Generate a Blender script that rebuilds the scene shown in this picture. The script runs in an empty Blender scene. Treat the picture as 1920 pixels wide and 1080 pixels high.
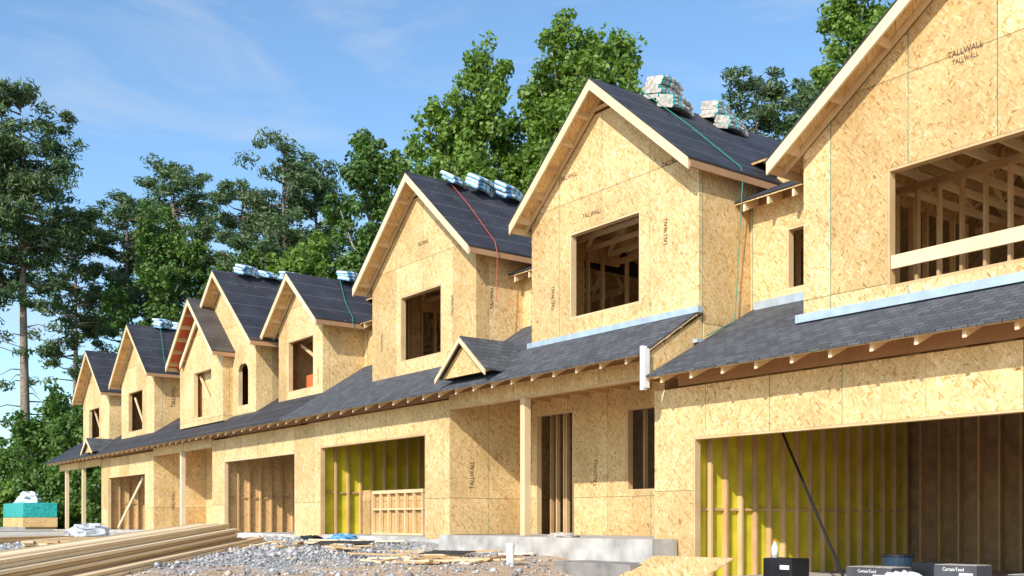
import bpy, math, random
import numpy as np
from mathutils import Vector, Matrix
random.seed(7)
scene=bpy.context.scene
COL=scene.collection
# ------------------------------------------------------------------ materials
def newmat(name):
    m=bpy.data.materials.new(name); m.use_nodes=True
    nt=m.node_tree; nt.nodes.clear()
    out=nt.nodes.new('ShaderNodeOutputMaterial'); b=nt.nodes.new('ShaderNodeBsdfPrincipled')
    nt.links.new(b.outputs[0],out.inputs[0])
    return m,nt,b
def N(nt,t,**k):
    n=nt.nodes.new(t)
    for a,v in k.items(): setattr(n,a,v)
    return n
def L(nt,a,b): nt.links.new(a,b)
def M(nt,op,a,b=None,c=None,clamp=False):
    n=nt.nodes.new('ShaderNodeMath'); n.operation=op; n.use_clamp=clamp
    for i,v in enumerate((a,b,c)):
        if v is None: continue
        if isinstance(v,(int,float)): n.inputs[i].default_value=v
        else: nt.links.new(v,n.inputs[i])
    return n.outputs[0]
def ramp(nt,fac,stops):
    n=nt.nodes.new('ShaderNodeValToRGB'); e=n.color_ramp.elements
    while len(e)>1: e.remove(e[-1])
    e[0].position=stops[0][0]; e[0].color=(*stops[0][1],1)
    for p,c in stops[1:]:
        x=e.new(p); x.color=(*c,1)
    L(nt,fac,n.inputs[0]); return n.outputs[0]
def mix(nt,fac,a,b,mode='MIX'):
    n=nt.nodes.new('ShaderNodeMix'); n.data_type='RGBA'; n.blend_type=mode
    for s,v in ((n.inputs[0],fac),(n.inputs[6],a),(n.inputs[7],b)):
        if isinstance(v,(int,float)): s.default_value=v
        elif isinstance(v,tuple): s.default_value=(*v,1)
        else: L(nt,v,s)
    return n.outputs[2]
def pos(nt):
    g=N(nt,'ShaderNodeNewGeometry'); s=N(nt,'ShaderNodeSeparateXYZ'); L(nt,g.outputs['Position'],s.inputs[0])
    return g,s.outputs[0],s.outputs[1],s.outputs[2]
def comb(nt,x,y,z=0.0):
    c=N(nt,'ShaderNodeCombineXYZ')
    for i,v in enumerate((x,y,z)):
        if isinstance(v,(int,float)): c.inputs[i].default_value=v
        else: L(nt,v,c.inputs[i])
    return c.outputs[0]
def bump(nt,b,h,strength=0.3,dist=0.01):
    n=N(nt,'ShaderNodeBump'); n.inputs['Strength'].default_value=strength; n.inputs['Distance'].default_value=dist
    L(nt,h,n.inputs['Height']); L(nt,n.outputs[0],b.inputs['Normal'])

def osb(name,tint=(1,1,1),seams=True):
    m,nt,b=newmat(name)
    g,x,y,z=pos(nt)
    s=M(nt,'ADD',x,y)
    lay=[]
    for k,(ang,sx,sy,dz) in enumerate(((0.15,12,44,0),(1.1,12,42,3.3),(-0.85,13,48,7.1),(1.6,11,40,5.2))):
        ca,sa=math.cos(ang),math.sin(ang)
        u=M(nt,'ADD',M(nt,'MULTIPLY',s,ca*sx),M(nt,'MULTIPLY',z,sa*sx))
        v=M(nt,'ADD',M(nt,'MULTIPLY',s,-sa*sy),M(nt,'MULTIPLY',z,ca*sy))
        vo=N(nt,'ShaderNodeTexVoronoi'); vo.voronoi_dimensions='2D'; vo.inputs['Scale'].default_value=1.0
        L(nt,comb(nt,M(nt,'ADD',u,dz),v),vo.inputs['Vector'])
        sp=N(nt,'ShaderNodeSeparateColor'); L(nt,vo.outputs['Color'],sp.inputs[0]); lay.append(sp.outputs)
    f1=M(nt,'GREATER_THAN',lay[0][1],0.5); f2=M(nt,'GREATER_THAN',lay[1][1],0.55); f3=M(nt,'GREATER_THAN',lay[2][1],0.6)
    v=lay[3][0]
    def mf(f,a,bb): return M(nt,'ADD',M(nt,'MULTIPLY',a,f),M(nt,'MULTIPLY',bb,M(nt,'SUBTRACT',1.0,f)))
    v=mf(f1,lay[0][0],v); v=mf(f2,lay[1][0],v); v=mf(f3,lay[2][0],v)
    c=ramp(nt,v,[(0,(0.44,0.25,0.09)),(0.08,(0.60,0.39,0.17)),(0.3,(0.71,0.495,0.235)),(0.75,(0.76,0.555,0.285)),(1,(0.84,0.68,0.42))])
    big=N(nt,'ShaderNodeTexNoise'); big.inputs['Scale'].default_value=1.1; big.inputs['Detail'].default_value=6
    L(nt,g.outputs['Position'],big.inputs['Vector'])
    c=mix(nt,1.0,c,ramp(nt,big.outputs[0],[(0.3,(0.82,0.79,0.74)),(0.62,(1.05,1.04,1.03))]),'MULTIPLY')
    if seams:
        wn=N(nt,'ShaderNodeTexWhiteNoise'); wn.noise_dimensions='2D'
        fx=M(nt,'DIVIDE',M(nt,'ADD',s,50.31),1.22); fz=M(nt,'DIVIDE',M(nt,'ADD',z,10.55),2.75)
        L(nt,comb(nt,M(nt,'FLOOR',fx),M(nt,'FLOOR',fz)),wn.inputs['Vector'])
        tone=ramp(nt,wn.outputs[0],[(0,(0.80,0.75,0.67)),(0.5,(0.97,0.95,0.91)),(1,(1.07,1.06,1.05))])
        c=mix(nt,1.0,c,tone,'MULTIPLY')
        lx=M(nt,'LESS_THAN',M(nt,'FRACT',fx),0.012); lz=M(nt,'LESS_THAN',M(nt,'FRACT',fz),0.0055)
        n3=N(nt,'ShaderNodeTexNoise'); n3.inputs['Scale'].default_value=.7; L(nt,g.outputs['Position'],n3.inputs['Vector'])
        c=mix(nt,M(nt,'MULTIPLY',lx,M(nt,'MULTIPLY_ADD',n3.outputs[0],2.6,-.45,True)),c,(0.08,0.22,0.16))
        c=mix(nt,M(nt,'MULTIPLY',lz,0.75),c,(0.16,0.13,0.06))
        ll=M(nt,'LESS_THAN',M(nt,'FRACT',M(nt,'DIVIDE',M(nt,'ADD',z,10.1),.61)),.012)
        c=mix(nt,M(nt,'MULTIPLY',ll,M(nt,'MULTIPLY',M(nt,'GREATER_THAN',wn.outputs[0],.6),.25)),c,(0.12,0.2,0.2))
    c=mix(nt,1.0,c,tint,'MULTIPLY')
    L(nt,c,b.inputs['Base Color']); b.inputs['Roughness'].default_value=0.75
    b.inputs['Specular IOR Level'].default_value=0.25
    bump(nt,b,v,0.3,0.004)
    return m
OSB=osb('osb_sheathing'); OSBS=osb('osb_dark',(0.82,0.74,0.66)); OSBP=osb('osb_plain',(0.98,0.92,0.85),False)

def lumber(name,a,bcol,rnd=.3):
    m,nt,b=newmat(name)
    oi=N(nt,'ShaderNodeObjectInfo')
    g,x,y,z=pos(nt)
    no=N(nt,'ShaderNodeTexNoise'); no.inputs['Scale'].default_value=2.2; no.inputs['Detail'].default_value=5
    L(nt,g.outputs['Position'],no.inputs['Vector'])
    n2=N(nt,'ShaderNodeTexNoise'); n2.inputs['Scale'].default_value=30; n2.inputs['Detail'].default_value=3
    L(nt,g.outputs['Position'],n2.inputs['Vector'])
    f=M(nt,'ADD',M(nt,'MULTIPLY',no.outputs[0],0.85-rnd),M(nt,'ADD',M(nt,'MULTIPLY',n2.outputs[0],0.25),M(nt,'MULTIPLY',oi.outputs['Random'],rnd)))
    c=ramp(nt,f,[(0.3,a),(0.75,bcol)])
    L(nt,c,b.inputs['Base Color']); b.inputs['Roughness'].default_value=0.7; b.inputs['Specular IOR Level'].default_value=0.25
    bump(nt,b,n2.outputs[0],0.15,0.003)
    return m
WOOD=lumber('fresh_lumber',(0.52,0.33,0.15),(0.76,0.56,0.32))
WOODL=lumber('pale_lumber',(0.64,0.46,0.25),(0.82,0.65,0.42))
STUD=lumber('stud_lumber',(0.46,0.28,0.13),(0.72,0.48,0.25))
STUDD=lumber('stud_lumber_dark',(0.40,0.24,0.11),(0.62,0.40,0.20))
PILE=lumber('pile_lumber',(0.56,0.36,0.17),(0.94,0.75,0.48),.65)
REDW=lumber('red_board',(0.60,0.12,0.04),(0.75,0.2,0.07))
BRNW=lumber('brown_board',(0.32,0.18,0.09),(0.48,0.28,0.15))

def felt(name,axis,base=(0.028,0.027,0.033)):
    m,nt,b=newmat(name); g,x,y,z=pos(nt)
    no=N(nt,'ShaderNodeTexNoise'); no.inputs['Scale'].default_value=1.6; no.inputs['Detail'].default_value=6
    L(nt,g.outputs['Position'],no.inputs['Vector'])
    c=ramp(nt,no.outputs[0],[(0.3,tuple(k*0.7 for k in base)),(0.7,tuple(k*1.6 for k in base))])
    fr=M(nt,'FRACT',M(nt,'DIVIDE',M(nt,'ADD',z,20.0),0.42))
    c=mix(nt,M(nt,'MULTIPLY',M(nt,'LESS_THAN',fr,0.06),0.7),c,(0.10,0.095,0.11))
    vo=N(nt,'ShaderNodeTexVoronoi'); vo.inputs['Scale'].default_value=3.2; vo.inputs['Randomness'].default_value=.35; L(nt,g.outputs['Position'],vo.inputs['Vector'])
    c=mix(nt,M(nt,'MULTIPLY',M(nt,'LESS_THAN',vo.outputs['Distance'],.09),.5),c,(0.2,0.19,0.2))
    L(nt,c,b.inputs['Base Color']); b.inputs['Roughness'].default_value=0.68
    n2=N(nt,'ShaderNodeTexNoise'); n2.inputs['Scale'].default_value=5; n2.inputs['Detail'].default_value=3
    L(nt,g.outputs['Position'],n2.inputs['Vector'])
    bump(nt,b,M(nt,'ADD',n2.outputs[0],M(nt,'MULTIPLY',fr,0.3)),0.5,0.03)
    return m
FELT=felt('roof_felt',0); FELTB=felt('roof_felt_brown',0,(0.06,0.05,0.045))
def shingle(name,along):
    m,nt,b=newmat(name); g,x,y,z=pos(nt)
    br=N(nt,'ShaderNodeTexBrick'); br.offset=0.5
    br.inputs['Scale'].default_value=1.0; br.inputs['Mortar Size'].default_value=0.006
    br.inputs['Brick Width'].default_value=0.20; br.inputs['Row Height'].default_value=0.135
    br.inputs['Color1'].default_value=(0.058,0.061,0.068,1); br.inputs['Color2'].default_value=(0.105,0.109,0.119,1)
    br.inputs['Mortar'].default_value=(0.012,0.012,0.015,1); br.inputs['Bias'].default_value=-0.1
    if along=='x': L(nt,comb(nt,M(nt,'ADD',x,100.0),M(nt,'MULTIPLY',y,1.17)),br.inputs['Vector'])
    else: L(nt,comb(nt,M(nt,'ADD',y,100.0),M(nt,'MULTIPLY',M(nt,'ADD',x,100.0),1.3)),br.inputs['Vector'])
    no=N(nt,'ShaderNodeTexNoise'); no.inputs['Scale'].default_value=45; no.inputs['Detail'].default_value=2
    L(nt,g.outputs['Position'],no.inputs['Vector'])
    c=mix(nt,1.0,br.outputs[0],ramp(nt,no.outputs[0],[(0.3,(0.6,0.6,0.6)),(0.7,(1.4,1.4,1.4))]),'MULTIPLY')
    L(nt,c,b.inputs['Base Color']); b.inputs['Roughness'].default_value=0.9
    bump(nt,b,br.outputs[1],-0.6,0.01)
    return m
SHX=shingle('shingles_front','x'); SHY=shingle('shingles_side','y')
def simple(name,col,rough=0.6,var=0.15,scale=6,metal=0.0,bmp=0.0):
    m,nt,b=newmat(name); g,x,y,z=pos(nt)
    no=N(nt,'ShaderNodeTexNoise'); no.inputs['Scale'].default_value=scale; no.inputs['Detail'].default_value=5
    L(nt,g.outputs['Position'],no.inputs['Vector'])
    c=ramp(nt,no.outputs[0],[(0.3,tuple(k*(1-var) for k in col)),(0.7,tuple(min(1,k*(1+var)) for k in col))])
    L(nt,c,b.inputs['Base Color']); b.inputs['Roughness'].default_value=rough; b.inputs['Metallic'].default_value=metal
    if bmp: bump(nt,b,no.outputs[0],bmp,0.02)
    return m
CONC=simple('concrete',(0.46,0.43,0.39),0.85,0.3,3.0,0,0.3)
CONCD=simple('concrete_dark',(0.24,0.22,0.20),0.9,0.3,4,0,0.3)
YEL=simple('yellow_insulation',(0.66,0.58,0.03),0.5,0.22,2.5,0,0.4)
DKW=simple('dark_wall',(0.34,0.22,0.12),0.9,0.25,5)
FLASH=simple('flashing_metal',(0.50,0.58,0.64),0.4,0.15,5,0.35,0.2)
WHITE=simple('white_trim',(0.78,0.78,0.76),0.5,0.06)
TEAL=simple('teal_wrap',(0.03,0.40,0.38),0.4,0.35,9)
BLUEW=simple('blue_wrap',(0.13,0.36,0.58),0.4,0.6,14)
TANW=simple('paper_wrap',(0.46,0.40,0.34),0.7,0.45,14,0,.4)
INK=simple('stamp_ink',(0.15,0.08,0.04),0.8,0.5,30)
BLACK=simple('black_plastic',(0.015,0.015,0.018),0.4,0.3)
GREYB=simple('grey_carton',(0.07,0.07,0.08),0.6,0.2)
PLAST=simple('plastic_sheet',(0.62,0.63,0.66),0.35,0.25,6,0,0.8)
ROPE=simple('green_cord',(0.02,0.25,0.17),0.6,0.1); ROPER=simple('red_cord',(0.5,0.07,0.04),0.6,0.1)
BARK=simple('pine_bark',(0.26,0.20,0.15),0.9,0.4,8,0,0.6)
BARKG=simple('grey_bark',(0.28,0.26,0.22),0.9,0.35,8,0,0.5)
def leafmat(name,c0,c1,c2,tr=0.25):
    m=bpy.data.materials.new(name); m.use_nodes=True; nt=m.node_tree; nt.nodes.clear()
    out=nt.nodes.new('ShaderNodeOutputMaterial'); d=N(nt,'ShaderNodeBsdfPrincipled'); d.inputs['Roughness'].default_value=0.5
    d.inputs['Specular IOR Level'].default_value=0.3
    t=N(nt,'ShaderNodeBsdfTranslucent'); mx=N(nt,'ShaderNodeMixShader'); mx.inputs[0].default_value=tr
    g=N(nt,'ShaderNodeNewGeometry')
    no=N(nt,'ShaderNodeTexNoise'); no.inputs['Scale'].default_value=0.5; no.inputs['Detail'].default_value=3
    L(nt,g.outputs['Position'],no.inputs['Vector'])
    f=M(nt,'ADD',M(nt,'MULTIPLY',no.outputs[0],0.7),M(nt,'MULTIPLY',g.outputs['Random Per Island'],0.45))
    c=ramp(nt,f,[(0.3,c0),(0.55,c1),(0.85,c2)])
    L(nt,c,d.inputs['Base Color'])
    c2_=mix(nt,1.0,c,(1.3,1.5,0.5),'MULTIPLY'); L(nt,c2_,t.inputs['Color'])
    L(nt,d.outputs[0],mx.inputs[1]); L(nt,t.outputs[0],mx.inputs[2]); L(nt,mx.outputs[0],out.inputs[0])
    return m
LEAF=leafmat('leaf_green',(0.08,0.14,0.022),(0.155,0.25,0.04),(0.26,0.36,0.085),0.35)
LEAFD=leafmat('leaf_deep',(0.05,0.10,0.024),(0.10,0.18,0.04),(0.17,0.26,0.065),0.32)
NEED=leafmat('pine_needles',(0.046,0.082,0.036),(0.088,0.14,0.055),(0.15,0.21,0.08),0.2)
# ------------------------------------------------------------------ mesh helpers
class MB:
    def __init__(s): s.v=[]; s.f=[]; s.mi=[]
    def add(s,vs,fs,mi=0):
        o=len(s.v); s.v+= [tuple(p) for p in vs]; s.f+=[tuple(i+o for i in f) for f in fs]; s.mi+=[mi]*len(fs); return s
    def box(s,x0,x1,y0,y1,z0,z1,mi=0):
        if x1<x0: x0,x1=x1,x0
        if y1<y0: y0,y1=y1,y0
        if z1<z0: z0,z1=z1,z0
        v=[(x0,y0,z0),(x1,y0,z0),(x1,y1,z0),(x0,y1,z0),(x0,y0,z1),(x1,y0,z1),(x1,y1,z1),(x0,y1,z1)]
        return s.add(v,[(0,3,2,1),(4,5,6,7),(0,1,5,4),(1,2,6,5),(2,3,7,6),(3,0,4,7)],mi)
    def prism(s,poly,ext,mi=0):
        n=len(poly); e=Vector(ext); a=[Vector(p) for p in poly]; v=a+[p+e for p in a]
        nrm=Vector((0,0,0))
        for i in range(n): nrm+=a[i].cross(a[(i+1)%n])
        fs=[tuple(range(n)),tuple(range(2*n-1,n-1,-1))]+[(i,i+n,(i+1)%n+n,(i+1)%n) for i in range(n)]
        if nrm.dot(e)>0: fs=[tuple(reversed(f)) for f in fs]
        return s.add(v,fs,mi)
    def beam(s,p0,p1,w,h,mi=0,up=(0,0,1)):
        p0=Vector(p0); p1=Vector(p1); d=(p1-p0).normalized(); u=Vector(up)
        if abs(d.dot(u))>0.98: u=Vector((0,1,0))
        sd=d.cross(u).normalized(); u=sd.cross(d).normalized()
        a=sd*w/2; b=u*h/2
        v=[p0-a-b,p0+a-b,p0+a+b,p0-a+b,p1-a-b,p1+a-b,p1+a+b,p1-a+b]
        return s.add(v,[(0,1,2,3),(4,7,6,5),(0,4,5,1),(1,5,6,2),(2,6,7,3),(3,7,4,0)],mi)
    def tube(s,pts,rads,seg=8,mi=0):
        pts=[Vector(p) for p in pts]; n=len(pts)
        vs=[]; fs=[]
        for i,p in enumerate(pts):
            d=(pts[min(i+1,n-1)]-pts[max(i-1,0)]).normalized()
            r=Vector((1,0,0)) if abs(d.x)<0.9 else Vector((0,1,0))
            a=d.cross(r).normalized(); b=d.cross(a).normalized()
            for k in range(seg):
                t=2*math.pi*k/seg; vs.append(p+(a*math.cos(t)+b*math.sin(t))*rads[i])
        for i in range(n-1):
            for k in range(seg):
                k2=(k+1)%seg; fs.append((i*seg+k,i*seg+k2,(i+1)*seg+k2,(i+1)*seg+k))
        fs.append(tuple(range(seg))[::-1]); fs.append(tuple((n-1)*seg+k for k in range(seg)))
        return s.add(vs,fs,mi)
    def make(s,name,mat,parent=None,bevel=0,smooth=False,label=None,category=None,kind=None,group=None):
        v=np.array(s.v,dtype=float); o=Vector(((v[:,0].min()+v[:,0].max())/2,(v[:,1].min()+v[:,1].max())/2,v[:,2].min()))
        me=bpy.data.meshes.new(name); me.from_pydata([tuple(p-np.array(o)) for p in v],[],s.f)
        mats=mat if isinstance(mat,(list,tuple)) else [mat]
        for m in mats: me.materials.append(m)
        if len(mats)>1: me.polygons.foreach_set('material_index',s.mi)
        if smooth: me.polygons.foreach_set('use_smooth',[True]*len(me.polygons))
        me.update()
        ob=bpy.data.objects.new(name,me); COL.objects.link(ob)
        if parent is not None:
            ob.parent=parent; ob.location=o-Vector(wl(parent))
        else: ob.location=o
        ob['_w']=tuple(o)
        if bevel:
            md=ob.modifiers.new('bevel','BEVEL'); md.width=bevel; md.segments=2; md.limit_method='ANGLE'
        meta(ob,label,category,kind,group); return ob
def wl(ob): return ob['_w']
def meta(ob,label=None,category=None,kind=None,group=None):
    if label: ob['label']=label
    if category: ob['category']=category
    if kind: ob['kind']=kind
    if group: ob['group']=group
def empty(name,loc,label,category,group=None):
    e=bpy.data.objects.new(name,None); e.location=loc; e['_w']=tuple(loc); e.empty_display_size=0.3
    COL.objects.link(e); meta(e,label,category,None,group); return e
def box(name,mat,p,*a,**k):
    return MB().box(*a).make(name,mat,p,**k)

def wall_y(name,mat,parent,x0,x1,z0,z1,y,th=0.11,holes=(),extra=None):
    """wall facing -y, front face at y"""
    mb=MB(); xs=sorted({x0,x1,*[h[0] for h in holes],*[h[1] for h in holes]})
    for a,b in zip(xs[:-1],xs[1:]):
        hs=sorted([h for h in holes if h[0]<=a+1e-6 and h[1]>=b-1e-6],key=lambda h:h[2]); z=z0
        for h in hs:
            if h[2]>z+1e-4: mb.box(a,b,y,y+th,z,h[2])
            z=h[3]
        if z<z1-1e-4: mb.box(a,b,y,y+th,z,z1)
    if extra: extra(mb)
    return mb.make(name,mat,parent)
def wall_x(name,mat,parent,x,polyyz,th=0.11,side=1):
    return MB().prism([(x,p[0],p[1]) for p in polyyz],(-th*side,0,0)).make(name,mat,parent)

def stamp(parent,text,x,y,z,face='y',vertical=False,size=0.12,mat=INK,name='panel_stamp',bold=0.001,sx=0.8):
    cu=bpy.data.curves.new('t','FONT'); cu.body=text; cu.size=size; cu.align_x='CENTER'; cu.align_y='CENTER'; cu.offset=bold; cu.resolution_u=2
    to=bpy.data.objects.new('t',cu); COL.objects.link(to)
    dg=bpy.context.evaluated_depsgraph_get(); me=bpy.data.meshes.new_from_object(to.evaluated_get(dg))
    bpy.data.objects.remove(to)
    R=Matrix.Rotation(math.pi/2,4,'X')
    if face=='x': R=Matrix.Rotation(math.pi/2,4,'Z')@R
    if face=='z': R=Matrix.Identity(4)
    rot=Matrix.Rotation(math.pi/2,4,'Z') if vertical else Matrix.Identity(4)
    me.transform(R@rot@Matrix.Diagonal((sx,1,1,1)))
    me.materials.clear(); me.materials.append(mat)
    ob=bpy.data.objects.new(name,me); COL.objects.link(ob); ob.parent=parent
    ob.location=Vector((x,y,z))-Vector(wl(parent)); ob['_w']=(x,y,z)
    return ob

def frame(parent,x0,x1,z0,z1,y,dep=0.13,t=0.04,name='window_frame',sill=True):
    y0=y+0.004; mb=MB()
    mb.box(x0+.002,x0+t,y0,y0+dep,z0,z1); mb.box(x1-t,x1-.002,y0,y0+dep,z0,z1)
    mb.box(x0+t,x1-t,y0,y0+dep,z1-t,z1-.002)
    if sill: mb.box(x0+t,x1-t,y0,y0+dep,z0+.002,z0+t)
    return mb.make(name,WOOD,parent)

YP2=13.7
def gable(H,x0,x1,yf,zb,cx,half,za,pitch,yb=17.3,oh=0.4,holes=(),cover=FELT,side_zb=None,ceil=5.45,ext=None,fasc=WOODL,side_to=None,vent=True,studrow=2.2,right_side=None,deck=None,fly=None,tdepth=4.6,open_side=False):
    t=0.16
    zu=lambda x: za-t-pitch*abs(x-cx)
    zl,zr=zu(x0),zu(x1); zm=min(zl,zr)-0.02
    za_u=za-t
    def top(mb):
        if vent:
            w=0.30/pitch
            poly=[(x0,yf,zm),(x1,yf,zm),(x1,yf,zr),(cx+w,yf,za_u-0.30),(cx-w,yf,za_u-0.30),(x0,yf,zl)]
        else: poly=[(x0,yf,zm),(x1,yf,zm),(x1,yf,zr),(cx,yf,za_u),(x0,yf,zl)]
        mb.prism(poly,(0,0.11,0))
        if ext: ext(mb)
    wall_y('gable_wall',OSB,H,x0,x1,zb,zm,yf,0.11,holes,top)
    sz=zb if side_zb is None else side_zb
    st=side_to or YP2
    if not open_side:
        wall_x('side_wall',OSB,H,x1-0.001,[(yf+.112,zb-.02),(yf+.112,zr),(st+1.0,zr),(st+1.0,5.3),(st,5.3),(st,sz)] if right_side is None else right_side)
    else:
        yy=yf+.15
        while yy<22.5:
            box('stud',STUD,H,x1-.1,x1-.01,yy,yy+.04,zb-.5,zr); yy+=.8
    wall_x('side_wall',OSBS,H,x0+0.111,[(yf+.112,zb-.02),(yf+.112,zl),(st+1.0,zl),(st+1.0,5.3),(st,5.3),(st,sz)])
    y0=yf-oh
    zf=za-pitch*half
    R=MB(); D=MB()
    for s in (-1,1):
        xf=cx+s*half
        D.prism([(cx,y0,za-.03),(xf,y0,zf-.03),(xf,y0,zf-.06),(cx,y0,za-.06)],(0,yb-y0,0))
        R.prism([(cx,y0-.05,za),(xf+s*.03,y0-.05,zf-.025),(xf+s*.03,y0-.05,zf-.054),(cx,y0-.05,za-.028)],(0,yb-y0+.05,0))
    R.make('roof_covering',cover,H); D.make('roof_deck',deck or OSBP,H)
    for s in (-1,1):
        xf=cx+s*half; B=MB(); d=0.19
        B.prism([(cx,y0-.04,za-.032),(xf,y0-.04,zf-.032),(xf,y0-.04,zf-.032-d),(cx,y0-.04,za-.032-d)],(0,0.038,0))
        B.make('rake_board',fasc,H)
        B=MB(); B.prism([(cx,yf-.06,za-.062),(xf,yf-.06,zf-.062),(xf,yf-.06,zf-.062-.1),(cx,yf-.06,za-.062-.1)],(0,0.038,0))
        B.make('fly_rafter',fly or WOOD,H)
        n=5 if half>1.9 else 4
        for i in range(1,n+1):
            q=i/(n+.4); x=cx+s*half*q; z=za-pitch*half*q-.062
            MB().prism([(x-.02,y0,z+.02*pitch*s),(x+.02,y0,z-.02*pitch*s),(x+.02,y0,z-.09-.02*pitch*s),(x-.02,y0,z-.09+.02*pitch*s)],(0,oh-.062,0)).make('lookout',WOOD,H)
        B=MB().box(xf-.02 if s>0 else xf-.018,xf+.018 if s>0 else xf+.02,y0,min(yb,st+.5),zf-.062-.12,zf-.062); B.make('eave_board',BRNW if s>0 else WOOD,H)
    if vent:
        MB().box(cx-.02,cx+.02,yf+.115,yf+.155,za_u-.8,za_u-.02).box(cx-.32,cx+.32,yf-.055,yf-.015,za-.42,za-.36).make('apex_brace',WOOD,H)
    for h in holes:
        frame(H,h[0],h[1],h[2],h[3],yf)
    if open_side:
        xx=x0+.45
        while xx<x1-.2:
            T=MB(); T.box(xx,xx+.04,yf+.13,yf+9.6,ceil,ceil+.12); yy=yf+.15
            zt=min(ceil+1.5,zu(xx)-.08)
            T.box(xx,xx+.04,yf+.13,yf+9.6,zt-.1,zt)
            while yy<yf+9.0:
                T.beam((xx+.02,yy,ceil+.12),(xx+.02,yy+.6,zt-.1),.038,.085,up=(1,0,0)); T.beam((xx+.02,yy+.6,zt-.1),(xx+.02,yy+1.2,ceil+.12),.038,.085,up=(1,0,0)); yy+=1.2
            T.make('roof_truss',WOODL,H); xx+=.5  # paler lumber than the studs, so the trusses look sunlit
        xa,xb=x0+.5,x0+2.4
        xq=xa
        while xq<xb:
            box('stud',STUD,H,xq,xq+.04,yf+1.5,yf+1.59,zb-.5,ceil-.1); xq+=.35
        box('top_plate',STUD,H,xa-.05,xb+.05,yf+1.49,yf+1.60,ceil-.098,ceil-.003)
    y=yf+.7
    while y<yf+tdepth:
        T=MB(); T.box(x0+.12,x1-.12,y,y+.04,ceil,ceil+.09)
        n=4; w=(x1-x0-.3)
        for i in range(n):
            xa=x0+.15+w*i/n; xb=x0+.15+w*(i+.5)/n; xc=x0+.15+w*(i+1)/n
            T.beam((xa,y+.02,ceil+.09),(xb,y+.02,max(ceil+.15,zu(xb)-.05)),.04,.09,up=(0,1,0))
            T.beam((xb,y+.02,max(ceil+.15,zu(xb)-.05)),(xc,y+.02,ceil+.09),.04,.09,up=(0,1,0))
        T.make('roof_truss',WOODL,H); y+=.6
    for row,st0 in ((studrow,.3),(studrow+2.0,.45)):
        xx=x0+st0
        while xx<x1-.2:
            box('stud',STUD,H,xx,xx+.04,yf+row,yf+row+.09,zb-.5,ceil-.1); xx+=.4
        box('top_plate',STUD,H,x0+.12,x1-.12,yf+row-.01,yf+row+.10,ceil-.098,ceil-.003)
    yy=yf+.5
    while yy<yf+studrow-.2:
        box('stud',STUD,H,x0+.115,x0+.2,yy,yy+.04,zb-.5,ceil); yy+=.4
    box('floor_deck',OSBP,H,x0+.115,x1-.115,yf+.12,yf+9.5,zb-.62,zb-.55)

def lower_roof(H,segs,ye,ze,pitch,mat):
    R=MB(); D=MB()
    for a,b,yend in segs:
        z1=ze+pitch*(yend-ye)
        R.prism([(a,ye-.02,ze-.02*pitch),(a,yend,z1),(a,yend,z1-.03),(a,ye-.02,ze-.02*pitch-.03)],(b-a,0,0))
        D.prism([(a,ye,ze-.032),(a,yend,z1-.032),(a,yend,z1-.055),(a,ye,ze-.055)],(b-a,0,0))
    R.make('lower_roof',mat,H); D.make('lower_roof_deck',OSBP,H)
def tails(H,x0,x1,ye,ze,pitch,ywall,sp=0.61):
    x=x0+.1
    while x<x1:
        z=ze-.057; dy=ywall-ye+.0
        MB().prism([(x,ye+.07,z+.07*pitch),(x,ywall-.003,z+dy*pitch),(x,ywall-.003,z+dy*pitch-.16),(x,ye+.07,z+.07*pitch-.12)],(.05,0,0)).make('rafter_tail',WOODL,H)
        x+=sp
    zt=ze-.062+(Y0+.03-ye)*pitch
    box('eave_blocking',BRNW,H,x0-.05,x1,Y0+.03,Y0+.07,zt-.40,zt-.01)
def minigable(H,cx,half,za,zf,y0,y1,mat=SHY):
    p=(za-zf)/half; R=MB()
    for s in (-1,1):
        R.prism([(cx,y0,za),(cx+s*half,y0,zf),(cx+s*half,y0,zf-.03),(cx,y0,za-.03)],(0,y1-y0,0))
    R.make('porch_gable_roof',mat,H)
    for s in (-1,1):
        MB().prism([(cx,y0-.03,za-.035),(cx+s*half,y0-.03,zf-.035),(cx+s*half,y0-.03,zf-.13),(cx,y0-.03,za-.13)],(0,.03,0)).make('rake_board',WOODL,H)
    MB().prism([(cx-half+.05,y0+.12,zf-.03),(cx+half-.05,y0+.12,zf-.03),(cx,y0+.12,za-.08)],(0,.04,0)).make('porch_gable_wall',OSBP,H)

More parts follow.
